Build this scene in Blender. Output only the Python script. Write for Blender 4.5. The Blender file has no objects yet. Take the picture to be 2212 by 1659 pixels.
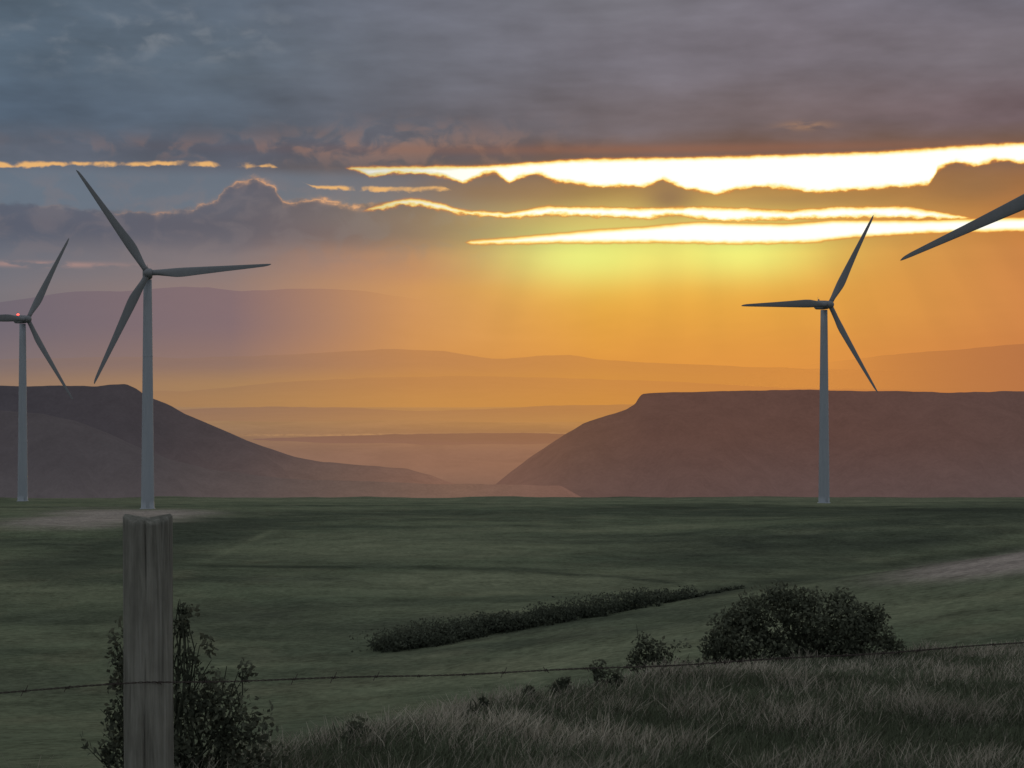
import bpy, math, random
import numpy as np
from mathutils import Vector
random.seed(4); rng=np.random.default_rng(7)
F=4128.0; CX=1106.0; CY=829.5
scene=bpy.context.scene
scene.view_settings.view_transform='Standard'
scene.view_settings.look='None'
scene.view_settings.exposure=0
def s2l(c):
    out=[]
    for v in c[:3]:
        v=v/255.0
        out.append(v/12.92 if v<=0.04045 else ((v+0.055)/1.055)**2.4)
    return tuple(out)
def AZ(X): return math.degrees(math.atan((X-CX)/F))
def EL(X,Y): return math.degrees(math.atan((CY-Y)/F*math.cos(math.radians(AZ(X)))))
# ------------------------------------------------------------ node helper
class E:
    def __init__(s,g,k): s.g=g; s.k=k
    def __add__(a,b): return a.g.m('ADD',a,b)
    __radd__=__add__
    def __sub__(a,b): return a.g.m('SUBTRACT',a,b)
    def __rsub__(a,b): return a.g.m('SUBTRACT',b,a)
    def __mul__(a,b): return a.g.m('MULTIPLY',a,b)
    __rmul__=__mul__
    def __truediv__(a,b): return a.g.m('DIVIDE',a,b)
class G:
    def __init__(s,tree): s.t=tree; s.n=tree.nodes; s.l=tree.links
    def put(s,sock,v):
        if isinstance(v,E): s.l.new(v.k,sock)
        elif isinstance(v,tuple) and len(v)==3 and sock.type=='RGBA': sock.default_value=(*v,1)
        else: sock.default_value=v
    def m(s,op,*a):
        nd=s.n.new('ShaderNodeMath'); nd.operation=op
        for i,v in enumerate(a): s.put(nd.inputs[i],v)
        return E(s,nd.outputs[0])
    def sstep(s,x,a,b,lo=0.0,hi=1.0,kind='SMOOTHSTEP'):
        nd=s.n.new('ShaderNodeMapRange'); nd.interpolation_type=kind
        s.put(nd.inputs[0],x)
        for i,v in enumerate((a,b,lo,hi)): s.put(nd.inputs[i+1],v)
        return E(s,nd.outputs[0])
    def ramp(s,x,stops,interp='LINEAR'):
        nd=s.n.new('ShaderNodeValToRGB'); cr=nd.color_ramp; cr.interpolation=interp
        st=sorted(stops,key=lambda q:q[0])
        cr.elements[0].position=st[0][0]; cr.elements[0].color=(*st[0][1],1)
        cr.elements[1].position=st[-1][0]; cr.elements[1].color=(*st[-1][1],1)
        for p,c in st[1:-1]:
            e=cr.elements.new(p); e.color=(*c,1)
        s.put(nd.inputs[0],x); return E(s,nd.outputs[0])
    def mix(s,f,a,b,bt='MIX'):
        nd=s.n.new('ShaderNodeMix'); nd.data_type='RGBA'; nd.blend_type=bt; nd.clamp_factor=False
        s.put(nd.inputs[0],f); s.put(nd.inputs[6],a); s.put(nd.inputs[7],b)
        return E(s,nd.outputs[2])
    def curve(s,x,pts):
        nd=s.n.new('ShaderNodeFloatCurve'); c=nd.mapping.curves[0]
        pts=sorted(pts)
        c.points[0].location=pts[0]; c.points[1].location=pts[-1]
        for p in pts[1:-1]: c.points.new(*p)
        for p in c.points: p.handle_type='VECTOR'
        nd.mapping.update()
        s.put(nd.inputs['Value'],x); return E(s,nd.outputs[0])
    def vec(s,x,y,z):
        nd=s.n.new('ShaderNodeCombineXYZ')
        for i,v in enumerate((x,y,z)): s.put(nd.inputs[i],v)
        return E(s,nd.outputs[0])
    def noise(s,v,scale,detail=4,rough=0.55,dist=0.0):
        nd=s.n.new('ShaderNodeTexNoise'); s.put(nd.inputs['Vector'],v)
        nd.inputs['Scale'].default_value=scale; nd.inputs['Detail'].default_value=detail
        nd.inputs['Roughness'].default_value=rough; nd.inputs['Distortion'].default_value=dist
        return E(s,nd.outputs[0])
    def sep(s,v):
        nd=s.n.new('ShaderNodeSeparateXYZ'); s.put(nd.inputs[0],v)
        return [E(s,o) for o in nd.outputs]
# ------------------------------------------------------------ sky (world)
world=bpy.data.worlds.new('sky'); scene.world=world; world.use_nodes=True
world.cycles.sampling_method='NONE'
wt=world.node_tree; wt.nodes.clear(); g=G(wt)
tc=wt.nodes.new('ShaderNodeTexCoord')
dx,dy,dz=g.sep(E(g,tc.outputs['Generated']))
az=g.m('ARCTAN2',dx,dy)*57.29578
el=g.m('ARCSINE',dz)*57.29578
u=(az+16.0)/32.0
def P(X): return (AZ(X)+16)/32
XS=[-200,0,500,900,1300,1700,2212]
rows=[
(800,[(122,110,114),(125,112,115),(150,118,105),(203,142,82),(216,146,65),(214,141,65),(200,125,70)]),
(640,[(112,110,118),(117,113,120),(142,120,116),(202,144,92),(223,158,66),(219,153,66),(204,131,72)]),
(560,[(100,104,116),(104,108,120),(126,115,118),(184,130,98),(214,158,76),(217,153,68),(200,128,70)]),
(500,[(84,94,110),(86,96,112),(100,98,108),(150,108,90),(184,130,72),(186,131,65),(190,120,62)]),
(430,[(92,103,118),(94,105,120),(98,102,114),(130,103,88),(166,126,76),(176,126,68),(166,107,60)]),
(330,[(90,98,112),(90,98,112),(86,92,106),(94,89,94),(106,87,84),(112,88,82),(110,86,76)]),
(265,[(79,95,114),(81,97,115),(85,97,112),(94,96,107),(105,98,105),(109,96,100),(107,91,97)]),
(130,[(82,98,114),(84,100,116),(90,103,117),(102,106,118),(110,108,119),(114,108,118),(113,106,114)]),
(-20,[(80,95,110),(82,97,111),(91,103,118),(104,108,121),(111,111,121),(114,110,121),(109,107,119)]),
]
pv=g.vec(az,el*3.4,3.0)
n1=g.noise(pv,0.34,4,0.45)
n2=g.noise(pv,1.4,5,0.5)
elw=el+(n1-0.5)*0.7
col=None; prev=None
for Y,cs in rows:
    r=g.ramp(u,[(P(X),s2l(c)) for X,c in zip(XS,cs)])
    e=EL(1106,Y)
    if col is None: col=r
    else: col=g.mix(g.sstep(elw,prev,e),col,r)
    prev=e
deck=g.sstep(el,3.0,7.0)
mott=(n1-0.5)*(deck*0.62+0.10)+(n2-0.5)*(deck*0.12+0.03)+1.0
col=g.mix(1.0,col,g.vec(mott,mott,mott),'MULTIPLY')
def gauss(X,Y,sx,sy):
    a=(az-AZ(X))/(sx*0.01388); b=(el-EL(X,Y))/(sy*0.01388)
    return g.m('EXPONENT',(a*a+b*b)*-0.5)
n3=g.noise(g.vec(az,el*1.8,9.0),0.9,5,0.5,0.3)
puff=g.sstep(n3,0.46,0.72)
pz=gauss(390,75,200,45)*1.0+gauss(150,90,110,45)*0.5
col=g.mix(puff*pz*0.40,col,s2l((138,143,150)))
col=g.mix(gauss(1740,271,34,6)*g.sstep(n2,0.35,0.6)*0.8,col,s2l((160,122,98)))
n4=g.noise(g.vec(az,el*1.4,19.0),1.0,5,0.5,0.5)
pz2=gauss(900,315,200,30)+gauss(480,322,260,18)*0.6
col=g.mix(g.sstep(n4,0.46,0.62)*pz2*0.46,col,s2l((156,120,106)))
col=g.mix(g.sstep(n4,0.52,0.40)*pz2*0.40,col,s2l((72,78,94)))
col=g.mix(gauss(1500,322,480,8)*0.5,col,s2l((146,94,72)))
def cv(pts):
    return g.curve(u,[(P(X),EL(X,Y)/12.0) for X,Y in pts])*12.0
en=(g.noise(g.vec(az,el*1.6,30.0),3.2,4,0.5)-0.5)
bank=cv([(-120,445),(0,440),(120,446),(200,455),(330,462),(400,456),(470,432),(495,402),(550,386),(590,400),(612,438),(690,430),(760,448),(870,436),(905,436),(960,446),(1005,462),(1300,480),(2300,480)])
db=el-bank+en*0.35
leftm=g.sstep(az,AZ(1250),AZ(700))
col=g.mix(g.sstep(db,-0.03,0.10)*g.sstep(el,EL(0,345),EL(0,375))*leftm*0.6,col,s2l((104,118,133)))
col=g.mix(g.sstep(db,0.02,-0.1)*g.sstep(el,EL(0,570),EL(0,470))*leftm*0.5,col,s2l((84,86,102)))
col=g.mix(g.sstep(n4,0.45,0.65)*g.sstep(el,EL(0,600),EL(0,520))*g.sstep(el,EL(0,350),EL(0,400))*leftm*0.30,col,s2l((126,116,120)))
rim=g.m('EXPONENT',g.m('ABSOLUTE',db)*-24.0)
col=g.mix(rim*leftm*g.sstep(az,AZ(150),AZ(640),0.05,0.8)*g.sstep(n4,0.34,0.58),col,s2l((234,172,122)))
lump=gauss(1445,425,38,26)*0.85+gauss(1150,415,90,22)*0.5+gauss(1000,412,60,18)*0.4+gauss(1720,432,130,12)*0.35+gauss(2110,395,90,28)*0.5
col=g.mix(gauss(90,571,110,4)*0.6*g.sstep(n2,0.35,0.55),col,s2l((190,146,134)))
glow=gauss(1265,562,125,44)*0.80+gauss(1612,552,110,40)*0.78+gauss(1440,515,300,48)*0.42
col=g.mix(glow,col,(0.12,0.44,0.12),'ADD')
col=g.mix(gauss(1440,600,330,80),col,(0.05,0.05,0.0),'ADD')
col=g.mix(gauss(1450,465,340,30)*0.6,col,(0.24,0.20,0.05),'ADD')
sh=g.noise(g.vec((az-5.0)/(9.0-el*0.5),0.0,2.0),5.0,2,0.4)
col=g.mix(g.sstep(el,5.0,3.6)*g.sstep(el,0.2,2.0)*g.sstep(az,-6.0,2.0)*0.24,col,g.mix(g.sstep(sh,0.35,0.65),(0.80,0.82,0.86),(1.05,1.05,1.03)),'MULTIPLY')
col=g.mix(lump,col,s2l((140,110,80)))
def opening(top,bot,amp):
    t=cv(top); b=cv(bot)
    return g.m('MINIMUM',t-(el+en*(amp*0.45)),(el+en*amp)-b)
o1=opening([(-120,420),(735,372),(755,362),(1050,359),(1250,345),(1600,338),(1900,329),(2100,315),(2300,305)],
 [(-120,400),(735,352),(755,364),(800,380),(850,374),(900,373),(960,381),(1000,396),(1040,378),(1070,372),(1100,396),(1130,380),(1160,374),(1200,391),(1300,403),(1400,402),(1430,386),(1480,409),(1550,419),(1620,403),(1700,405),(1750,416),(1850,409),(2010,398),(2025,366),(2060,349),(2110,358),(2150,345),(2300,360)],0.22)
o2=opening([(-120,480),(760,470),(800,450),(870,431),(905,431),(950,440),(1000,456),(1100,460),(1180,447),(1250,448),(1400,451),(1500,448),(1600,451),(1700,457),(1800,449),(1950,447),(2080,467),(2110,480),(2300,490)],
 [(-120,460),(760,446),(800,454),(870,442),(905,442),(980,460),(1100,470),(1200,463),(1290,467),(1400,472),(1450,462),(1550,477),(1650,474),(1800,470),(1950,469),(2080,473),(2110,470),(2300,470)],0.26)
o3=opening([(-120,560),(1000,530),(1015,521),(1100,515),(1220,504),(1300,497),(1400,491),(1500,481),(1700,485),(1800,477),(2000,477),(2300,468)],
 [(-120,520),(1000,518),(1015,527),(1200,524),(1400,523),(1600,526),(1750,523),(1830,513),(2000,503),(2300,495)],0.10)
o4=opening([(-120,350),(0,350),(200,351),(400,349),(480,351),(590,356),(610,372),(660,398),(680,402),(860,405),(960,404),(985,420),(2300,440)],
 [(-120,360),(0,361),(200,356),(400,357),(480,360),(590,360),(610,362),(660,392),(680,406),(860,414),(960,409),(985,408),(2300,420)],0.24)
D=g.m('MAXIMUM',g.m('MAXIMUM',o1,o2),o3)
hot=g.sstep(az,AZ(640),AZ(1150),0.55,1.0)
rampD=g.ramp(g.sstep(D,-0.12,0.12,0,1,'LINEAR'),[(0,s2l((190,110,50))),(0.38,s2l((215,130,60))),(0.5,s2l((252,196,96))),(0.62,s2l((255,236,150))),(0.85,(1.0,0.99,0.82)),(1.0,(1.15,1.12,1.0))])
fD=g.sstep(D,-0.09,0.0,0,1,'SMOOTHSTEP')
col=g.mix(fD*hot*g.sstep(D,-0.09,0.02,0.3,1.0),col,rampD)
f4=g.sstep(o4,-0.05,0.03)*g.sstep(n4,0.36,0.56)*0.85
col=g.mix(f4,col,s2l((244,186,112)))
up=g.sstep(el,13.0,32.0)
back=g.sstep(g.m('ABSOLUTE',az),24.0,70.0)
hi=g.m('MAXIMUM',up,back)
nn=g.noise(E(g,tc.outputs['Generated']),2.5,3,0.5)
hc=g.mix(nn,(0.38,0.40,0.44),(0.52,0.53,0.56))
col=g.mix(hi,col,hc)
sky=wt.nodes.new('ShaderNodeTexSky'); sky.sky_type='NISHITA'; sky.sun_disc=False
sky.sun_elevation=math.radians(5.2); sky.sun_rotation=math.radians(4.8)
col=g.mix(0.0008,col,E(g,sky.outputs[0]),'ADD')
bg=wt.nodes.new('ShaderNodeBackground'); g.put(bg.inputs[0],col); bg.inputs[1].default_value=1.0
wo=wt.nodes.new('ShaderNodeOutputWorld'); wt.links.new(bg.outputs[0],wo.inputs[0])
# ------------------------------------------------------------ sun
sd=bpy.data.lights.new('sun','SUN'); sd.energy=0.3; sd.angle=math.radians(6); sd.color=(1,0.62,0.32)
so=bpy.data.objects.new('sun',sd); scene.collection.objects.link(so)
a,e=math.radians(4.8),math.radians(5.2)
so.rotation_euler=Vector((math.sin(a)*math.cos(e),math.cos(a)*math.cos(e),math.sin(e))).to_track_quat('Z','Y').to_euler()
# ------------------------------------------------------------ camera
cd=bpy.data.cameras.new('camera'); cam=bpy.data.objects.new('camera',cd); scene.collection.objects.link(cam)
cd.sensor_width=36; cd.lens=36*F/2212.0; cd.clip_start=0.1; cd.clip_end=300000
cam.location=(0,0,0); cam.rotation_euler=(math.radians(90),0,0); scene.camera=cam
# ------------------------------------------------------------ numpy noise
def _h(ix,iy,s):
    n=(ix*374761393+iy*668265263+s*974711)&0xffffffff
    n=((n^(n>>13))*1274126177)&0xffffffff
    return ((n^(n>>16))&0xffff)/65535.0
def vn(x,y,s=0):
    x=np.asarray(x,float); y=np.asarray(y,float)
    xi=np.floor(x).astype(np.int64); yi=np.floor(y).astype(np.int64)
    fx=x-xi; fy=y-yi; fx=fx*fx*(3-2*fx); fy=fy*fy*(3-2*fy)
    return (_h(xi,yi,s)*(1-fx)+_h(xi+1,yi,s)*fx)*(1-fy)+(_h(xi,yi+1,s)*(1-fx)+_h(xi+1,yi+1,s)*fx)*fy
def fbm(x,y,s=0,o=4):
    t=0;a=1;w=0
    for i in range(o):
        t=t+a*(vn(np.asarray(x)*2**i,np.asarray(y)*2**i,s+i)-0.5); w+=a; a*=0.5
    return t/w*2
def ss(x,a,b):
    t=np.clip((x-a)/(b-a),0,1); return t*t*(3-2*t)
# ------------------------------------------------------------ terrain
cX=[-600,0,300,600,850,1100,1300,1500,1800,2212,2800]
cR=[10,10.5,11,12,13.5,16,20,24,29,35,40]
cY=[1790,1750,1715,1665,1600,1540,1495,1462,1430,1402,1380]
mD=[60,100,150,200,250,300,400,500,650,780,850,1000,1050,1200,1500,2200,3000,120000]
mH=[-14,-22,-29,-33,-34.5,-35.5,-37,-39,-42.3,-48.2,-52,-59,-62.8,-90,-150,-262,-280,-281]
def H0(X,d):
    X=np.clip(X,-600,2800)
    rc=np.interp(X,cX,cR); hc=-(np.interp(X,cX,cY)-CY)/F*rc
    near=-1.7-(-hc-1.7)*np.power(np.clip(d/rc,0,1),1.2)
    t=np.clip((d-rc)/(60-rc),0,1)
    trans=hc+(-14-hc)*t
    mid=np.interp(np.log(d),np.log(mD),mH)
    h=np.where(d<rc,near,np.where(d<60,trans,mid))
    A=np.interp(X,[600,900,1100,1480,1800,2212,2800],[0,0.7,2.0,5.3,8.3,12.3,15])
    h=h+A*ss(d,60,255)*(1-ss(d,262,330))
    h=h+1.3*np.exp(-((X-150)/420)**2-((d-520)/60)**2)-1.0*np.exp(-((X-420)/300)**2-((d-430)/50)**2)
    A2=np.interp(X,[1250,1500,2212,2800],[0,1.5,5.5,7])
    h=h+A2*ss(d,400,500)*(1-ss(d,510,620))
    h=h+1.2*np.exp(-((X-760)/260)**2-((d-300)/22)**2)+0.9*np.exp(-((X-250)/330)**2-((d-360)/26)**2)
    return h
def H(X,d):
    X=np.asarray(X,float); d=np.asarray(d,float)
    h=0
    for k in (0.95,0.975,1.0,1.025,1.05): h=h+H0(X,d*k)
    h=h/5
    x=(X-CX)/F*d
    h=h+0.8*fbm(x/38,d/38,3)*ss(d,70,200)*(1-ss(d,800,1500)) +0.05*fbm(x/1.3,d/1.3,5)*(1-ss(d,30,80))
    h=h+1.8*fbm(x/60+7,x*0+3.3,44,4)*ss(d,940,1000)*(1-ss(d,1050,1200))
    h=h+22*fbm(x/2600,d/2600,8)*ss(d,6500,12000)
    return h
def pt(X,d,dz=0.0):
    return Vector(((X-CX)/F*d,d,float(H(X,d))+dz))
def hit(X,Y,d0=60):
    d=d0
    while d<1500:
        if float(H(X,d))>=-(Y-CY)/F*d: return d
        d*=1.004
    return d
azs=np.concatenate([np.linspace(-180,-32,30)[:-1],np.linspace(-32,-17,22)[:-1],np.linspace(-17,17,440),np.linspace(17,32,22)[1:],np.linspace(32,180,30)[1:]])
azr=np.radians(azs)
rs=np.concatenate([[0.02],np.geomspace(0.5,8,12),np.geomspace(8,60,70)[1:],np.geomspace(60,1100,290)[1:],np.geomspace(1100,110000,90)[1:]])
A_,R_=np.meshgrid(azr,rs)
cl=np.clip(A_,-0.5,0.5)
Xg=CX+F*np.tan(cl); Dg=R_*np.cos(cl)
Hg=H(Xg,Dg)
PX=R_*np.sin(A_); PY=R_*np.cos(A_)
verts=np.stack([PX,PY,Hg],-1).reshape(-1,3)
nr,nc=Hg.shape
idx=np.arange(nr*nc).reshape(nr,nc)
q=np.stack([idx[:-1,:-1],idx[:-1,1:],idx[1:,1:],idx[1:,:-1]],-1).reshape(-1,4)
q=q[:,::-1]
def mk(name,verts,faces,smooth=True,mat=None,colors=None,parent=None):
    me=bpy.data.meshes.new(name)
    verts=np.asarray(verts,dtype=np.float32); faces=np.asarray(faces,dtype=np.int32)
    k=faces.shape[1]
    me.vertices.add(len(verts)); me.vertices.foreach_set('co',verts.ravel())
    me.loops.add(faces.size); me.loops.foreach_set('vertex_index',faces.ravel())
    me.polygons.add(len(faces)); me.polygons.foreach_set('loop_start',np.arange(len(faces),dtype=np.int32)*k)
    try: me.polygons.foreach_set('loop_total',np.full(len(faces),k,dtype=np.int32))
    except Exception: pass
    me.update(calc_edges=True); me.validate()
    me.polygons.foreach_set('use_smooth',np.full(len(me.polygons),smooth))
    if colors is not None:
        at=me.color_attributes.new('col','FLOAT_COLOR','POINT')
        c4=np.ones((len(verts),4),np.float32); c4[:,:3]=colors; at.data.foreach_set('color',c4.ravel())
    ob=bpy.data.objects.new(name,me); scene.collection.objects.link(ob)
    if mat: me.materials.append(mat)
    if parent: ob.parent=parent
    return ob
# ground colour map: vegetation, bare soil, darker tracts, shaded left slope painted in
Yp=CY-F*Hg/np.maximum(Dg,0.1)
xw=(Xg-CX)/F*Dg
base=np.array([0.096,0.118,0.076]); dark=np.array([0.046,0.056,0.042]); pale=np.array([0.160,0.178,0.115]); bare=np.array([0.25,0.225,0.20])
C=np.ones(Hg.shape+(3,))*base
def lay(m,c):
    global C
    m=np.clip(m,0,1)[...,None]; C=C*(1-m)+np.array(c)*m
nz=fbm(xw/40,Dg/40,11,5); nz2=fbm(xw/9,Dg/14,17,4); nz3=fbm(xw/70,Dg/22,57,5)
def ell(X,Y,sx,sy,rot=0.0,wob=0.0):
    a=(Xg-X); b=(Yp-Y)-rot*(Xg-X)+wob*nz
    return np.exp(-0.5*((a/sx)**2+(b/sy)**2)**2)
mid=ss(Dg,60,120)
lay((0.30+nz*1.1)*0.6*mid,pale*0.85); lay(np.clip(-nz3*1.9,0,1)*0.65*mid,dark); lay(np.clip(-nz2,0,1)*0.5*mid,dark)
lay(np.clip(nz3*1.7,0,1)*0.5*mid*ss(Dg,120,300),pale)
lay(np.clip(nz2-0.1,0,1)*0.5*mid,np.array([0.155,0.145,0.095]))
lay(ss(Dg,640,1000)*0.25,dark)
lay(ell(290,1190,250,38,-0.16,25)*0.85*(Yp>1120)*(0.75+nz2*0.5),dark)  # shade of the left slope, painted into the ground colour
lay(ell(420,1150,170,22,-0.1,15)*0.65,dark)  # upper part of the same painted slope shade
lay(ell(1900,1150,560,34,-0.10,25)*0.85*(0.8+nz2*0.6),dark*0.95)
lay(ell(1750,1212,420,18,-0.14,14)*0.6*(0.8+nz2*0.6),dark*0.95)
lay(ell(1500,1108,900,10,0,6)*0.5,dark)
lay(ell(210,1122,190,15,-0.03,14)*0.9,bare)
lay(ell(330,1108,120,5,0,2)*0.7,bare)
lay(ell(2200,1216,240,21,-0.13,10)*1.0,bare)
lay(ell(820,1180,330,28,-0.02,20)*0.5,pale)
lay(ell(1000,1260,380,20,0.02,20)*0.45,pale)
lay(ell(1450,1385,560,26,-0.16,10)*0.55,pale)
lay(ell(2050,1300,300,30,-0.12,20)*0.35,pale)
lay(ell(650,1350,480,26,0.02,30)*0.65*(0.6+nz2),dark)
lay(ell(1080,1620,500,60,0.0,20)*0.5,dark)
def line(pts,w,strength,c):
    xs=[p[0] for p in pts]; ys=[p[1] for p in pts]
    yl=np.interp(Xg,xs,ys)
    m=np.exp(-0.5*((Yp-yl-4*nz2-5*nz)/w)**2)*ss(Xg,xs[0],xs[0]+60)*(1-ss(Xg,xs[-1]-60,xs[-1]))*(Dg>60)*(0.75+0.5*nz2)
    lay(m*strength,c)
line([(400,1222),(620,1224),(900,1226),(1150,1233),(1330,1243),(1500,1262)],2.8,0.9,dark*0.7)
line([(60,1262),(250,1255),(420,1250),(800,1252)],3,0.5,dark)
line([(420,1225),(500,1190),(580,1150),(640,1135)],4,0.6,pale)
line([(1250,1098),(1600,1092),(2300,1104)],3,0.7,dark*0.7)
line([(0,1078),(600,1079),(1100,1078),(2300,1082)],4,0.65,pale)
line([(1000,1445),(1100,1455),(1200,1480)],4,0.6,pale)
line([(1400,1130),(1700,1150),(2000,1140),(2300,1128)],3,0.5,pale*0.9)
line([(1500,1170),(1800,1180),(2100,1160)],3,0.5,dark*0.8)
line([(560,1112),(900,1108),(1300,1116)],3,0.5,dark)
line([(640,1150),(1000,1146),(1450,1160)],4,0.35,dark)
line([(620,1200),(900,1196),(1250,1206)],3,0.35,pale)
line([(380,1300),(700,1312),(1050,1300)],5,0.4,dark)
line([(420,1370),(620,1380),(820,1392)],6,0.45,dark*0.9)
line([(420,1440),(700,1432),(1000,1410)],6,0.35,pale)
line([(1300,1420),(1700,1330),(2212,1262)],5,0.3,dark)
line([(1900,1360),(2050,1330),(2300,1300)],5,0.35,dark)
line([(1460,1292),(1620,1262),(1800,1236),(2000,1208),(2250,1178)],8,0.8,dark*0.7)
near=(1-ss(Dg,40,60))[...,None]
C=C*(1-near)+np.array([0.066,0.074,0.053])*near
def az_of_pos(g):
    ge=g.n.new('ShaderNodeNewGeometry'); x,y,z=g.sep(E(g,ge.outputs['Position']))
    return g.m('ARCTAN2',x,y)*57.29578,x,y,z,E(g,ge.outputs['Position'])
def newmat(name):
    m=bpy.data.materials.new(name); m.use_nodes=True; m.node_tree.nodes.clear()
    m.cycles.emission_sampling='NONE'
    return m,G(m.node_tree)
def diff(g,c,rough=1.0,normal=None):
    d=g.n.new('ShaderNodeBsdfDiffuse'); g.put(d.inputs[0],c)
    if normal is not None: g.l.new(normal,d.inputs['Normal'])
    return d.outputs[0]
def bump(g,h,strength,dist):
    b=g.n.new('ShaderNodeBump'); b.inputs['Strength'].default_value=strength; b.inputs['Distance'].default_value=dist
    g.put(b.inputs['Height'],h); return b.outputs[0]
def out(g,s):
    o=g.n.new('ShaderNodeOutputMaterial'); g.l.new(s,o.inputs[0])
def hazed(g,surf,fac,hcol):  # aerial haze and sunset glow baked into the surface as emission colour
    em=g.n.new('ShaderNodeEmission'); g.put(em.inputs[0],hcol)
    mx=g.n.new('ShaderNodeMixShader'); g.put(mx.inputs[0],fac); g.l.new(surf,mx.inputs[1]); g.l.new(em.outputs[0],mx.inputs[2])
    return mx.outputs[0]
XH=[0,500,900,1300,1700,2212]
def hr(g,az,cs,xs=XH): return g.ramp((az+16.0)/32.0,[(P(X),s2l(c)) for X,c in zip(xs,cs)])
gm,g=newmat('pasture')
at=g.n.new('ShaderNodeAttribute'); at.attribute_name='col'
azp,x,y,z,pos=az_of_pos(g)
fn=g.noise(pos,0.9,6,0.75); fn2=g.noise(pos,0.13,5,0.65)
k=(fn-0.5)*2.0+(fn2-0.5)*1.2+1.0
gc=g.mix(1.0,E(g,at.outputs['Color']),g.vec(k,k,k),'MULTIPLY')
rad=g.m('SQRT',x*x+y*y)
lr=g.m('LOGARITHM',rad,10.0)
surf=diff(g,gc,1,bump(g,fn,0.6,0.6))
h1=hr(g,azp,[(84,76,78),(102,87,83),(126,100,88),(125,94,82),(116,86,78),(106,82,78)])  # far plain: painted haze glow, by azimuth and distance from the origin
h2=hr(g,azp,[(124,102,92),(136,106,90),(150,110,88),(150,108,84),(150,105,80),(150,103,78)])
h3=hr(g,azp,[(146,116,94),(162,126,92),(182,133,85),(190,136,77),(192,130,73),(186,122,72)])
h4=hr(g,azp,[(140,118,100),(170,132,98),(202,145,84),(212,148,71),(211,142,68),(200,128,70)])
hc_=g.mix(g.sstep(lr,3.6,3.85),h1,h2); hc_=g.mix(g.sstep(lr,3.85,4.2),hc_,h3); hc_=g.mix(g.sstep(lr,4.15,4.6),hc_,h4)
bn=g.noise(g.vec(azp*0.30,lr*11.0,1.0),1.1,5,0.6,0.6)
bk=g.sstep(bn,0.36,0.64,0.95,1.04)
hc_=g.mix(1.0,hc_,g.vec(bk,bk,bk),'MULTIPLY')
ft=g.noise(g.vec(azp*3.0,lr*60.0,8.0),1.5,4,0.7)
fk=(ft-0.5)*0.14+1.0
hc_=g.mix(1.0,hc_,g.vec(fk,fk,fk),'MULTIPLY')
# two pale field strips on the plain
wv_=(bn-0.5)*0.05
def strip(d_,w): 
    q_=(lr+wv_-math.log10(d_))/w
    return g.m('EXPONENT',q_*q_*-0.5)
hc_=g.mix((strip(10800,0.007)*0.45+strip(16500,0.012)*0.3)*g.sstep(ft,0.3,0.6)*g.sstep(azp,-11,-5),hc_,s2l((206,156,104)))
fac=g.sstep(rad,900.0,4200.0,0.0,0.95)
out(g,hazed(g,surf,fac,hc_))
ground=mk('ground',verts,q,True,gm,C.reshape(-1,3))
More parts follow.
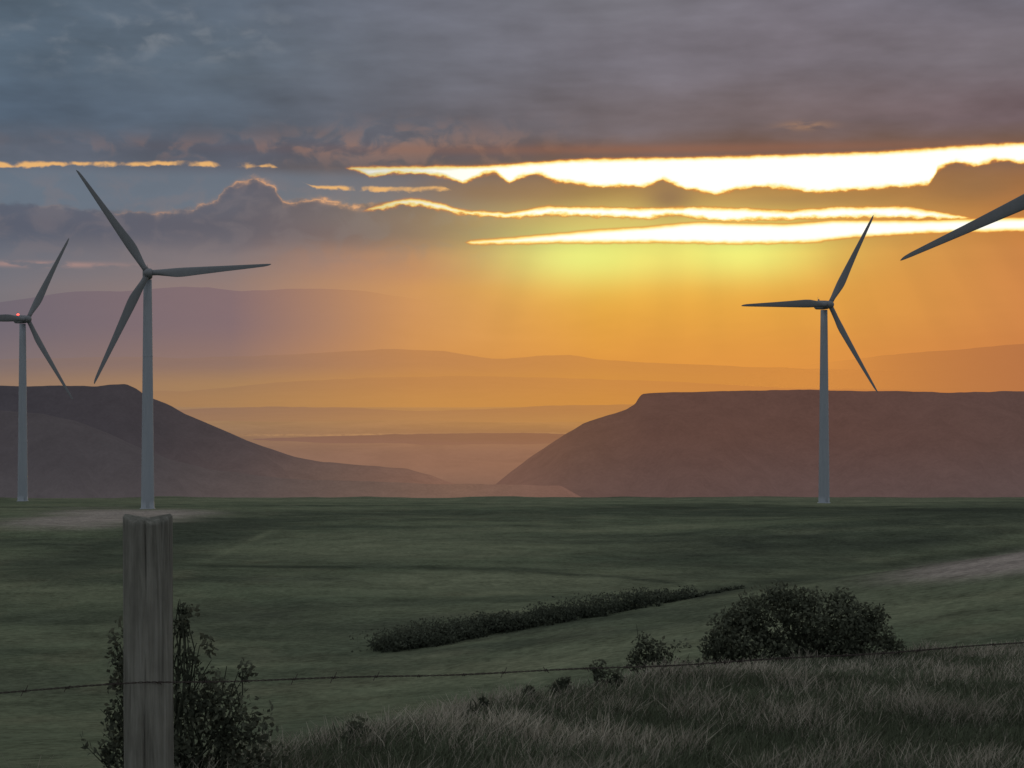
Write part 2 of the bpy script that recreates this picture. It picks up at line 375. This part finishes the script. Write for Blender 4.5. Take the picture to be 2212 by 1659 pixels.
# ------------------------------------------------------------ mesas, hills, mountain ranges
def ridge(name,pts,d0,front,back,zb,cs,xs=XH,base=(0.05,0.045,0.04),fac=0.92,rough=6,low=None,lowz=None,cols=420,gully=0.25,seed=1,rim=False,tex=1.0,fade=None):
    px=[p[0] for p in pts]; py=[p[1] for p in pts]
    Xs=np.linspace(px[0],px[-1],cols); Ys=np.interp(Xs,px,py)
    crest=(CY-Ys)/F*d0
    crest=crest+rough*fbm(Xs/F*d0/(rough*25),Xs*0,seed,5)
    Yn=CY-crest*F/d0
    ts=np.concatenate([np.linspace(-1,0,44),np.linspace(0,1,10)[1:]])
    V=[]
    for t in ts:
        if t<=0:
            dd=d0+t*front
            w=fbm(Xs/F*d0/(front*0.22)+3*t*0.3,np.full_like(Xs,t*1.2),seed+9,5)
            prof=(1+t)
            s=np.power(np.clip(prof,0,1),1.35)
            if rim: s=np.where(prof>0.86,0.80+0.2*ss(prof,0.86,0.97),0.80*np.power(np.clip(prof/0.86,0,1),1.25))
            hh=zb+(crest-zb)*np.clip(s+gully*w*prof*(1-prof)*2,0,1)
            lim=(CY-Yn)/F*dd
            if t<-0.001: hh=np.minimum(hh,np.maximum(lim-2,zb))
        else:
            dd=d0+t*back
            lim=(CY-Yn)/F*dd
            hh=np.minimum(crest,lim)-abs(t)*rough*0.5
            hh=zb-30+(hh-zb+30)*(1-ss(np.full_like(Xs,t),0.5,1.0))
        V.append(np.stack([(Xs-CX)/F*dd,np.full_like(Xs,dd),hh],-1))
    V=np.array(V); n0,n1_=V.shape[:2]
    ii=np.arange(n0*n1_).reshape(n0,n1_)
    fq=np.stack([ii[:-1,:-1],ii[:-1,1:],ii[1:,1:],ii[1:,:-1]],-1).reshape(-1,4)
    m,g=newmat(name)
    azp,x,y,z,pos=az_of_pos(g)
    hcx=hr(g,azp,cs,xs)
    if low: hcx=g.mix(g.sstep(z,lowz[1],lowz[0]),hcx,hr(g,azp,low,xs))  # low-lying mist painted in as a second haze colour
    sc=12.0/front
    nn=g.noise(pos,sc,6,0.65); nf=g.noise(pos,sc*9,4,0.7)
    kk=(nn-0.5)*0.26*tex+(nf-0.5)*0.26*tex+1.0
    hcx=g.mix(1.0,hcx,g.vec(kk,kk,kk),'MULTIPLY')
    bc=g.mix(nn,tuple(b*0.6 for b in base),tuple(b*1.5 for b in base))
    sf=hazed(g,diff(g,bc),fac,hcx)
    if fade:   # the range dissolves into the haze towards the sun
        tr=g.n.new('ShaderNodeBsdfTransparent'); mx=g.n.new('ShaderNodeMixShader')
        g.put(mx.inputs[0],g.sstep(azp,AZ(fade[0]),AZ(fade[1]),0.0,fade[2])); g.l.new(tr.outputs[0],mx.inputs[1]); g.l.new(sf,mx.inputs[2]); sf=mx.outputs[0]
    out(g,sf)
    return mk(name,V.reshape(-1,3),fq,True,m)
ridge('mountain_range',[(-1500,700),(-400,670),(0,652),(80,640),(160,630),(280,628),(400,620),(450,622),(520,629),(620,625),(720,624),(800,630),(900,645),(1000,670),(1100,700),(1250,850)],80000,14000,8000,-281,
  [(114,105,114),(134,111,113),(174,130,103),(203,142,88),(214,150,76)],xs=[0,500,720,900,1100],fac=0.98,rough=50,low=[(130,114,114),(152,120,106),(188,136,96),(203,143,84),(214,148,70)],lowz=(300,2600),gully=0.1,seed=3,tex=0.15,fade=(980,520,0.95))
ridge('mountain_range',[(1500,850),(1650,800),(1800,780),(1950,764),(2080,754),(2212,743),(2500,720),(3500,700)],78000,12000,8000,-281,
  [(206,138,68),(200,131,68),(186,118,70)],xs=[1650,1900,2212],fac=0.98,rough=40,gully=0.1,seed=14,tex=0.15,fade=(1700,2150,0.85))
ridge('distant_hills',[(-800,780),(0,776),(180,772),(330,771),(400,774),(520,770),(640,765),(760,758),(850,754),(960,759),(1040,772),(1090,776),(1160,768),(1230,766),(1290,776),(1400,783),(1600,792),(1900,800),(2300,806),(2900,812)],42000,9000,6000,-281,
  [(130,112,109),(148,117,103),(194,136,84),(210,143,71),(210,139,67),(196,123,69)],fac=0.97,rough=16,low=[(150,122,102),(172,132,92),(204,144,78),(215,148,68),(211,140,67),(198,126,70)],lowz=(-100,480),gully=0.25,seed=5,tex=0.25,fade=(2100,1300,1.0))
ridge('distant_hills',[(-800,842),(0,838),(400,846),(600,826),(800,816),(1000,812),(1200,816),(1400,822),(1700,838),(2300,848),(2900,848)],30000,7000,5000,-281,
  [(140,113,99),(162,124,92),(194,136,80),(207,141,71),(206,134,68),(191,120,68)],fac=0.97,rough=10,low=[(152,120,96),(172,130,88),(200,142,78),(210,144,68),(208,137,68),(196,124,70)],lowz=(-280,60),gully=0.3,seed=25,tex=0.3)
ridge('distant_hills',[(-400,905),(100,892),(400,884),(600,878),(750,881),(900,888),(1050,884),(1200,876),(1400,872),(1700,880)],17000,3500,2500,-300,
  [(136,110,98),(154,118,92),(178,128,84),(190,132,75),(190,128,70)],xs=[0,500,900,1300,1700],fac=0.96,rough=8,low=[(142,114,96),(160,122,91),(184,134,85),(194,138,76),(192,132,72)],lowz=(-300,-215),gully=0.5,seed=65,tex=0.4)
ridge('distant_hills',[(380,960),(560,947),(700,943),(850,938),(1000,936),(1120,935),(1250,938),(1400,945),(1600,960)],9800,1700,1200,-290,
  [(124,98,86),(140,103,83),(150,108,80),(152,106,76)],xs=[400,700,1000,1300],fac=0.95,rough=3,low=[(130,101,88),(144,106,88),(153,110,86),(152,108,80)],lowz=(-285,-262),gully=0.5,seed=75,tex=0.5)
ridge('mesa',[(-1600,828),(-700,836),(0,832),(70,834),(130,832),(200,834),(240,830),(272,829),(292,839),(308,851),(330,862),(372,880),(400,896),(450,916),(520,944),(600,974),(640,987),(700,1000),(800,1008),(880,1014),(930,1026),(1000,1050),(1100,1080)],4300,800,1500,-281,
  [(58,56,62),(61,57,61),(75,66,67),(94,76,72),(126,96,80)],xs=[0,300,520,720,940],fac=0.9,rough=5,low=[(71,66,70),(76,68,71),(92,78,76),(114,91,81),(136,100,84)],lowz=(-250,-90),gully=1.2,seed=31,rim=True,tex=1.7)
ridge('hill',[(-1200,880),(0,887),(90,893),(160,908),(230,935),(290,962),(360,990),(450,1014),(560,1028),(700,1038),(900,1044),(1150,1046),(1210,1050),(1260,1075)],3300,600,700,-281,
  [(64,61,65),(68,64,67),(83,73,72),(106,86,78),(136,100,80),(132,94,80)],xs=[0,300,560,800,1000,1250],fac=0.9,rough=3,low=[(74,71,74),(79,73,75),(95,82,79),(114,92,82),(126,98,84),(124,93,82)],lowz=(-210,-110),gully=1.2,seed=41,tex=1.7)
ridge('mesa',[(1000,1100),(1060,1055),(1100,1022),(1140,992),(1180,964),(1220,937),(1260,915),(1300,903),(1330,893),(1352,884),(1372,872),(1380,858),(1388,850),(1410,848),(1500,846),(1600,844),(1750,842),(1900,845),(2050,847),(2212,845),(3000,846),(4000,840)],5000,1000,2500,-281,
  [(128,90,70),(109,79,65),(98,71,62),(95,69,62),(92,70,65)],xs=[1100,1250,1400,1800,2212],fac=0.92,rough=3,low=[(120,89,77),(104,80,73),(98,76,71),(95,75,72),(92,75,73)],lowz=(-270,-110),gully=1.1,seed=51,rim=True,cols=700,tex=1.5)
# ------------------------------------------------------------ wind turbines
def paint(name,c1,c2):
    m,g=newmat(name)
    azp,x,y,z,pos=az_of_pos(g)
    nn=g.noise(g.vec(x*1.0,y*1.0,z*0.08),1.2,4,0.6)
    pb=g.n.new('ShaderNodeBsdfPrincipled'); g.put(pb.inputs['Base Color'],g.mix(nn,c1,c2)); pb.inputs['Roughness'].default_value=0.6
    pb.inputs['Specular IOR Level'].default_value=0.15
    out(g,pb.outputs[0]); return m
tm=paint('tower_paint',(0.205,0.240,0.275),(0.275,0.310,0.340))
bm=paint('blade_grey',(0.135,0.152,0.166),(0.170,0.187,0.200))  # blades, hub and nacelle, toned darker than the tower
rm,g=newmat('beacon_red')
em=g.n.new('ShaderNodeEmission'); em.inputs[0].default_value=(1,0.06,0.04,1); em.inputs[1].default_value=5; out(g,em.outputs[0])
def tube(rings):
    V=np.array(rings).reshape(-1,3); n,k=len(rings),len(rings[0])
    f=[]
    for i in range(n-1):
        for j in range(k):
            f.append((i*k+j,i*k+(j+1)%k,(i+1)*k+(j+1)%k,(i+1)*k+j))
    c0=len(V); V=np.vstack([V,np.mean(rings[0],0),np.mean(rings[-1],0)])
    for j in range(0,k,2):
        f.append((c0,(j+2)%k,j+1,j)); b=(n-1)*k
        f.append((c0+1,b+j,b+j+1,b+(j+2)%k))
    return V,np.array(f)
def ring(r,z,k=40): return [(r*math.cos(2*math.pi*j/k),r*math.sin(2*math.pi*j/k),z) for j in range(k)]
def turbine(X,d,yaw,th0,beacon=False,L=41.5,hub_h=80.0):
    p=pt(X,d)
    e=bpy.data.objects.new('wind_turbine',None); scene.collection.objects.link(e)
    e.location=p; a=math.atan2(p.x,p.y); e.rotation_euler=(0,0,-a+math.radians(yaw))
    rings=[ring(2.6,-1.5),ring(2.6,0.25),ring(2.25,0.3),ring(2.2,3)]
    for i in range(1,12): rings.append(ring(2.2-0.8*i/11,3+(hub_h-5.0)*i/11))
    V,f=tube(rings); mk('tower',V,f,True,tm,parent=e)
    for zz in (26.0,52.0):
        r=2.2-0.8*(zz-3)/75+0.05
        V,f=tube([ring(r-0.04,zz-0.12),ring(r,zz-0.08),ring(r,zz+0.08),ring(r-0.04,zz+0.12)]); mk('tower_flange',V,f,True,tm,parent=e)
    V=np.array([(-0.5,-2.28,0.6),(0.5,-2.28,0.6),(0.5,-2.28,2.9),(-0.5,-2.28,2.9),(-0.5,-2.1,0.6),(0.5,-2.1,0.6),(0.5,-2.1,2.9),(-0.5,-2.1,2.9)])
    bf=np.array([(0,1,2,3),(5,4,7,6),(4,0,3,7),(1,5,6,2),(3,2,6,7),(4,5,1,0)])
    mk('door',V,bf,False,tm,parent=e)
    def rb(w,h,y,zc,k=32,pw=4.0):
        o=[]
        for j in range(k):
            t=2*math.pi*j/k; c,s=math.cos(t),math.sin(t)
            o.append((w/2*math.copysign(abs(c)**(2/pw),c),y,zc+h/2*math.copysign(abs(s)**(2/pw),s)))
        return o
    zc=hub_h
    R=[rb(2.2,2.2,-2.5,zc),rb(3.0,3.0,-2.2,zc),rb(3.3,3.5,-1.0,zc),rb(3.4,3.7,2.0,zc+0.05),rb(3.3,3.6,4.6,zc+0.1),rb(2.9,2.9,5.6,zc+0.3),rb(2.2,2.0,5.9,zc+0.5)]
    V,f=tube(R); mk('nacelle',V,f,True,bm,parent=e)
    V,f=tube([ring(0.06,hub_h+1.7,8),ring(0.05,hub_h+3.4,8)]); V=V+np.array([0,4.6,0]); mk('wind_vane_mast',V,f,True,bm,parent=e)
    k=12; rr=[[(0.34*math.cos(2*math.pi*j/k)*s,4.0+0.34*math.sin(2*math.pi*j/k)*s,hub_h+1.85+hh) for j in range(k)] for s,hh in ((1,0),(1,0.35),(0.7,0.6),(0.2,0.7))]
    V,f=tube(rr)
    if beacon: V=V*np.array([1.5,1.5,1.0])+np.array([0,-2.0,0.1])
    mk('warning_light',V,f,True,rm if beacon else bm,parent=e)
    yh=-4.2
    R=[]
    for yy,r in ((-2.45,1.45),(-3.0,1.6),(-4.6,1.6),(-5.4,1.35),(-6.0,0.9),(-6.3,0.35)):
        R.append([(r*math.cos(2*math.pi*j/32),yy,hub_h+r*math.sin(2*math.pi*j/32)) for j in range(32)])
    V,f=tube(R); mk('hub',V,f,True,bm,parent=e)
    for b in range(3):
        th=math.radians(th0+120*b)
        u_=Vector((math.cos(th),0,math.sin(th))); v_=Vector((-math.sin(th),0,math.cos(th))); w_=Vector((0,1,0))
        R=[]
        for t in np.concatenate([np.linspace(0,0.3,14),np.linspace(0.3,0.97,20)[1:],[0.985,1.0]]):
            ch=np.interp(t,[0,0.05,0.12,0.2,0.26,0.4,0.6,0.8,0.94,0.98,1],[1.9,1.95,2.6,3.25,3.25,2.7,2.0,1.4,0.95,0.65,0.15])
            tr=np.interp(t,[0,0.05,0.12,0.2,0.3,0.6,1],[1,0.97,0.6,0.4,0.3,0.22,0.16])
            tw=math.radians(np.interp(t,[0,0.1,0.25,0.5,1],[16,16,11,5,0]))+math.radians(3)
            s=1.2+t*(L-1.2); off=-(ch-1.9)*0.30*(1 if t>0.03 else 0); pre=-1.6*t*t
            blend=float(ss(np.array(t),0.04,0.2))
            ringp=[]
            for j in range(20):
                ph=2*math.pi*j/20; c=math.cos(ph)*ch/2; dd=math.sin(ph)*ch*tr/2*(1-0.35*blend*(1-math.cos(ph))*0.9)
                cc=c*math.cos(tw)-dd*math.sin(tw); ddd=c*math.sin(tw)+dd*math.cos(tw)
                q_=Vector((0,yh+pre,hub_h))+u_*s+v_*(cc+off)+w_*ddd
                ringp.append(tuple(q_))
            R.append(ringp)
        V,f=tube(R); mk('blade_%d'%(b+1),V,f,True,bm,parent=e)
    return e
turbine(49,840,30,61,True)
turbine(319,650,1,4,False)
turbine(1780,772,32,61,False)
turbine(2348,400,0,203.3,False)
# ------------------------------------------------------------ shrubs and other foliage
def leafmat(name,c1,c2):
    m,g=newmat(name)
    at=g.n.new('ShaderNodeAttribute'); at.attribute_name='col'
    r,_,_2=g.sep(E(g,at.outputs['Color']))
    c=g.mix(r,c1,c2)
    d=g.n.new('ShaderNodeBsdfDiffuse'); g.put(d.inputs[0],c)
    t=g.n.new('ShaderNodeBsdfTranslucent'); g.put(t.inputs[0],c)
    mx=g.n.new('ShaderNodeMixShader'); mx.inputs[0].default_value=0.25
    g.l.new(d.outputs[0],mx.inputs[1]); g.l.new(t.outputs[0],mx.inputs[2]); out(g,mx.outputs[0]); return m
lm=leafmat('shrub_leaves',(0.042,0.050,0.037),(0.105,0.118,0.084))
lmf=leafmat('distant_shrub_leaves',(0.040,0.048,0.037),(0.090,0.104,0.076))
def foliage(name,lobes,leaf,mat,stems=True,origin=None,hole=0.30,nscale=3.0,seed=0):
    P_=[];S_=[]
    for (x,y,z,rx,ry,rz,n) in lobes:
        v=rng.normal(size=(n,3)); v/=np.linalg.norm(v,axis=1)[:,None]
        rr=rng.random(n)**0.42
        p=v*rr[:,None]
        ang=np.arctan2(v[:,2],v[:,0])
        p*= (1+0.34*fbm(ang*2.2+x*7,v[:,1]*2+z,seed+3,3))[:,None]
        p=p*np.array([rx,ry,rz])+np.array([x,y,z]); P_.append(p)
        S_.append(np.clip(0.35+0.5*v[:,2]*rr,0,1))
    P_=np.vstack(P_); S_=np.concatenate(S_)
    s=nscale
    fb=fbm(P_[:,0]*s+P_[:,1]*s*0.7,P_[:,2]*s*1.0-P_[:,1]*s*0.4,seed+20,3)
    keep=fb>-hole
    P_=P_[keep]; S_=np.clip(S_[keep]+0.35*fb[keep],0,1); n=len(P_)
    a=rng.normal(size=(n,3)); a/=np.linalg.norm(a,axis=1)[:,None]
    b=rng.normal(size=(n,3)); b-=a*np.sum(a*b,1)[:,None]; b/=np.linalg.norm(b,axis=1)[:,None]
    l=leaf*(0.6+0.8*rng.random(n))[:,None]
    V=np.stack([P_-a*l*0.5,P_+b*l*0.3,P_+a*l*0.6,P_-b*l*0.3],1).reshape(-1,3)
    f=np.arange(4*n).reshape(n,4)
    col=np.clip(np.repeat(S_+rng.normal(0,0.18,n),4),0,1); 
    if stems and origin is not None:
        o=np.array(origin); sv=[];sf=[];b0=len(V)
        for (x,y,z,rx,ry,rz,nn) in lobes:
            for k in range(5):
                tgt=np.array([x,y,z])+rng.normal(size=3)*np.array([rx,ry,rz])*0.5
                st=o+rng.normal(size=3)*np.array([0.12,0.05,0.0])*(1+rx)
                nseg=5
                for i in range(nseg+1):
                    t=i/nseg; c=st*(1-t)+tgt*t+np.array([0,0,0.12*math.sin(t*3)*rz])+rng.normal(size=3)*0.015*(1+rx)
                    r=(0.012*(1-t)+0.003)*(0.5+leaf*8)
                    base=b0+len(sv)
                    for j in range(4): sv.append(c+np.array([r*math.cos(j*1.57),r*math.sin(j*1.57),0]))
                    if i>0:
                        for j in range(4): sf.append((base-4+j,base-4+(j+1)%4,base+(j+1)%4,base+j))
        V=np.vstack([V,np.array(sv)]); f=np.vstack([f,np.array(sf)]); col=np.concatenate([col,np.full(len(sv),0.25)])
    return mk(name,V,f,False,mat,np.repeat(col[:,None],3,1))
def pl(X,Y,d,sx,sy,n,dy=0.0):
    return ((X-CX)/F*d,d+dy,-(Y-CY)/F*d,sx/F*d,sx/F*d*0.7,sy/F*d,n)
d=28.5
lob=[pl(1600,1385,d,85,62,1800),pl(1690,1350,d,90,80,2300,0.2),pl(1790,1355,d,85,75,2100,-.2),pl(1870,1385,d,66,58,1500),pl(1740,1400,d,190,50,2800),
     pl(1620,1325,d,50,42,700),pl(1740,1300,d,42,34,450),pl(1890,1335,d,30,34,300),pl(1560,1405,d,45,42,600),pl(1815,1300,d,34,32,330),pl(1680,1285,d,38,30,350),pl(1925,1400,d,34,34,320),pl(1575,1345,d,36,30,260),pl(1850,1330,d,36,34,300)]
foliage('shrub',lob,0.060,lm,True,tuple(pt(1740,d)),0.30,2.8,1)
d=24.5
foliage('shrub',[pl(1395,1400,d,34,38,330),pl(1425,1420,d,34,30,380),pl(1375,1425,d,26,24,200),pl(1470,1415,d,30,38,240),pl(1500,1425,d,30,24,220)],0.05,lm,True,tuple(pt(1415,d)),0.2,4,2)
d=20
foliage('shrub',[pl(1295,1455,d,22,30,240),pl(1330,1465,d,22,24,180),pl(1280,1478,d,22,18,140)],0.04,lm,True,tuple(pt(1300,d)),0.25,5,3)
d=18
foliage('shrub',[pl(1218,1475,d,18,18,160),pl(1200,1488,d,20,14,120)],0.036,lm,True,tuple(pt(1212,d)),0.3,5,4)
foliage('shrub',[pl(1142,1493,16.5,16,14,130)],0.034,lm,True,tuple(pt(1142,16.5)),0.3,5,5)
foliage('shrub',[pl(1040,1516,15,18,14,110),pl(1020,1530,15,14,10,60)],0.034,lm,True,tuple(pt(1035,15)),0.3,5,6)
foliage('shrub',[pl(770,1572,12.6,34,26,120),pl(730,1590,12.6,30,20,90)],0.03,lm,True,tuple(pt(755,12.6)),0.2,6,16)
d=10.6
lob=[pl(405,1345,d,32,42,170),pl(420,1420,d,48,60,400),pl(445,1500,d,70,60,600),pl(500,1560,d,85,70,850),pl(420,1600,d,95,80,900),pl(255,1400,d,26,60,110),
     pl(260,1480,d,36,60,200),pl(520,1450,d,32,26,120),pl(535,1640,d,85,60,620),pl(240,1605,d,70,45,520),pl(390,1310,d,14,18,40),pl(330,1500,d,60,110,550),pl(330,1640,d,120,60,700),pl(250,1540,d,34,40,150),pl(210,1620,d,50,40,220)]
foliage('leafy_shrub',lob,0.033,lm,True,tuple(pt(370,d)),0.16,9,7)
lob=[]
def draw(p0,p1,n,h,cnt,jit=3,lo=0.4,hi_=1.25):
    for i in range(n):
        t=(i+random.random()*0.9)/n
        X=p0[0]*(1-t)+p1[0]*t; Y=p0[1]*(1-t)+p1[1]*t+random.uniform(-jit,jit)
        dd=hit(X,Y,150); hm=h/F*dd*random.uniform(lo,hi_)
        q_=pt(X,dd); lob.append((q_.x,q_.y,q_.z+hm*0.36,hm*random.uniform(0.7,1.4),hm*0.8,hm*0.58,cnt))
for a_,b_,n,h in [((822,1410),(900,1398),15,46),((900,1398),(1000,1380),20,42),((1000,1380),(1150,1352),28,38),((1150,1352),(1300,1326),28,42),((1300,1326),(1400,1306),18,36),((1400,1306),(1490,1290),18,22),((840,1382),(1000,1364),14,28),((1000,1362),(1250,1322),18,22)]:
    draw(a_,b_,n,h,190,5,0.35,1.35)
draw((830,1402),(1450,1292),34,14,60,16); draw((1485,1292),(1600,1270),16,9,60,3)
foliage('shrub_thicket',lob,0.36,lmf,False,None,0.35,0.5,8)
# ------------------------------------------------------------ foreground grass
N=170000
Xs=rng.uniform(-500,2700,N*3); rcx=np.interp(Xs,cX,cR)
dd=np.sqrt(rng.uniform(5.0**2,42.0**2,N*3)); ok=dd<rcx*1.12
Xs=Xs[ok][:N]; dd=dd[ok][:N]; 
Xa=rng.uniform(-300,2500,80000); da=rng.uniform(7,17,80000); ok=da<np.interp(Xa,cX,cR)*1.1
Xs=np.concatenate([Xs,Xa[ok]]); dd=np.concatenate([dd,da[ok]]); n=len(Xs)
x=(Xs-CX)/F*dd; zz=H(Xs,dd)-0.01
cln=fbm(x/0.6,dd/0.9,60,4); cl2=fbm(x/3.0,dd/2.0,70,3)
straw=(rng.random(n)<np.clip(0.12+0.9*cln+0.35*cl2,0.02,0.75))
hh=(0.07+0.11*rng.random(n)+0.14*np.clip(cln+0.15,0,1))*np.where(straw,1.25,1.0)
wd=0.0030*(dd/10)**0.8*np.where(straw,0.85,1.2)
th=rng.uniform(0,2*np.pi,n); wv=np.stack([np.cos(th),np.sin(th),np.zeros(n)],1)*wd[:,None]
lean=np.stack([rng.normal(0.12,0.32,n),rng.normal(0,0.25,n),np.zeros(n)],1)
B=np.stack([x,dd,zz],1); up=np.array([0,0,1.0])
Mp=B+(up*0.55)*hh[:,None]+lean*hh[:,None]*0.35
T=B+(up*0.95)*hh[:,None]+lean*hh[:,None]*1.15
V=np.stack([B-wv,B+wv,Mp+wv*0.8,Mp-wv*0.8,T+wv*0.25,T-wv*0.25],1).reshape(-1,3)
b=np.arange(n)*6
f=np.concatenate([np.stack([b,b+1,b+2,b+3],1),np.stack([b+3,b+2,b+4,b+5],1)])
gcol=np.where(straw[:,None],np.array([0.255,0.242,0.198]),np.array([0.078,0.094,0.062]))*(0.7+0.6*rng.random(n))[:,None]*(1+0.4*cl2)[:,None]
gr,g=newmat('dry_grass')
at=g.n.new('ShaderNodeAttribute'); at.attribute_name='col'
d_=g.n.new('ShaderNodeBsdfDiffuse'); g.put(d_.inputs[0],E(g,at.outputs['Color']))
t_=g.n.new('ShaderNodeBsdfTranslucent'); g.put(t_.inputs[0],E(g,at.outputs['Color']))
mx=g.n.new('ShaderNodeMixShader'); mx.inputs[0].default_value=0.15
g.l.new(d_.outputs[0],mx.inputs[1]); g.l.new(t_.outputs[0],mx.inputs[2]); out(g,mx.outputs[0])
mk('grass',V,f,False,gr,np.repeat(gcol,6,0))
# ------------------------------------------------------------ fence
wm,g=newmat('weathered_wood')
tcn=g.n.new('ShaderNodeTexCoord'); ox,oy,oz=g.sep(E(g,tcn.outputs['Object']))
gv=g.vec(ox*1.0,oy*1.0,oz*0.05)
w1=g.noise(gv,60,6,0.65,0.6); w2=g.noise(gv,14,4,0.6); w3=g.noise(g.vec(ox,oy,oz*0.5),9,4,0.6)
wc=g.ramp(w1,[(0.3,(0.092,0.094,0.082)),(0.5,(0.145,0.149,0.130)),(0.7,(0.190,0.195,0.175))])
kk=(w2-0.5)*0.8+(w3-0.5)*1.1+0.95
wc=g.mix(1.0,wc,g.vec(kk,kk,kk),'MULTIPLY')
out(g,diff(g,wc,1,bump(g,w1*0.7+w2*0.3,0.8,0.008)))
def post(X,d,ztop,rad=0.074,seed=0):
    k=128; p=pt(X,d); zs=np.concatenate([np.linspace(p.z-0.3,ztop-0.02,90),[ztop-0.008,ztop]])
    R=[]
    a=np.linspace(0,2*np.pi,k,endpoint=False)
    for i,z in enumerate(zs):
        r=rad*(1+0.04*fbm(np.cos(a)*1.5+5+seed,np.sin(a)*1.5+z*1.2,90+seed,3))
        for (a0,dep,w,zlo) in ((-1.52,0.013,0.03,-9),(-2.2,0.004,0.02,-1.1),(-0.8,0.005,0.02,-0.9),(-1.15,0.003,0.02,-9),(1.2,0.012,0.05,-9)):
            aa=a0+0.05*math.sin(z*6+a0*9)
            da_=np.angle(np.exp(1j*(a-aa)))
            r=r-dep*np.exp(-(da_/w)**2)*(1.0 if z>zlo else 0.0)*(0.6+0.4*math.sin(z*9+a0))
        r=r+0.0012*fbm(a*14,np.full(k,z*1.5),95+seed,2)
        if i==len(zs)-1: r=r*0.93
        zt=z+(0.009*np.sin(a*2+1)+0.006*fbm(a*5,a*0,97,2) if i>=len(zs)-2 else 0)
        R.append(np.stack([r*np.cos(a),r*np.sin(a),np.full(k,0)+zt],1)-np.array([0,0,p.z]))
    V,f=tube(R)
    ob=mk('fence_post',V,f,True,wm); ob.location=p; ob.rotation_euler=(0,math.radians(-0.3),0)
    return ob
post(325,5.8,-0.405)
def fl(x):
    return 5.8+(x+1.097)*0.285
for x_ in (-4.6,2.6): 
    dd_=fl(x_); post(CX+x_/dd_*F,dd_,-0.42 if x_<0 else -0.40,0.07,3)
mm,g=newmat('rusty_wire')
ge=g.n.new('ShaderNodeNewGeometry'); nn=g.noise(E(g,ge.outputs['Position']),60,3,0.6)
out(g,diff(g,g.mix(nn,(0.03,0.026,0.024),(0.07,0.06,0.055))))
cu=bpy.data.curves.new('barbed_wire','CURVE'); cu.dimensions='3D'; cu.bevel_depth=0.0016; cu.bevel_resolution=1
def addline(pts,r=1.0):
    s=cu.splines.new('POLY'); s.points.add(len(pts)-1)
    for q_,p in zip(s.points,pts): q_.co=(*p,1); q_.radius=r
def wire(zc,phase):
    zf=lambda x: zc+0.012*(x+1.097)-0.035*4*max(0,((x+1.097)/3.697)*(1-(x+1.097)/3.697)) if x>-1.097 else zc+0.01*(x+1.097)-0.02*math.sin((x+4.6)/3.503*math.pi)
    xs=np.arange(-4.6,2.6,0.006)
    for s in (0,math.pi):
        addline([(x,fl(x)-0.083+0.0018*math.cos(x*160+s),zf(x)+0.0018*math.sin(x*160+s)+0.002*math.sin(x*9+phase)) for x in xs],0.8)
    x=-4.5+phase*0.03
    while x<2.55:
        z=zf(x)+0.002*math.sin(x*9+phase); y=fl(x)-0.083
        t0=random.uniform(0,3)
        addline([(x+0.0035*k*0.25-0.004,y+0.0042*math.cos(k*0.9+t0),z+0.0042*math.sin(k*0.9+t0)) for k in range(12)],0.7)
        for sgn in (-1,1):
            a_=t0+random.uniform(-.4,.4)+(0 if sgn>0 else math.pi*0.95)
            addline([(x+0.003*sgn,y,z),(x+0.009*sgn,y+0.007*math.cos(a_),z+0.016*math.sin(a_+0.9))],0.7)
        x+=0.128+random.uniform(-.012,.012)
wire(-0.893,0.0); wire(-1.42,1.7); wire(-1.7,3.0)
cu.materials.append(mm)
wo_=bpy.data.objects.new('barbed_wire',cu); scene.collection.objects.link(wo_)
print('done')
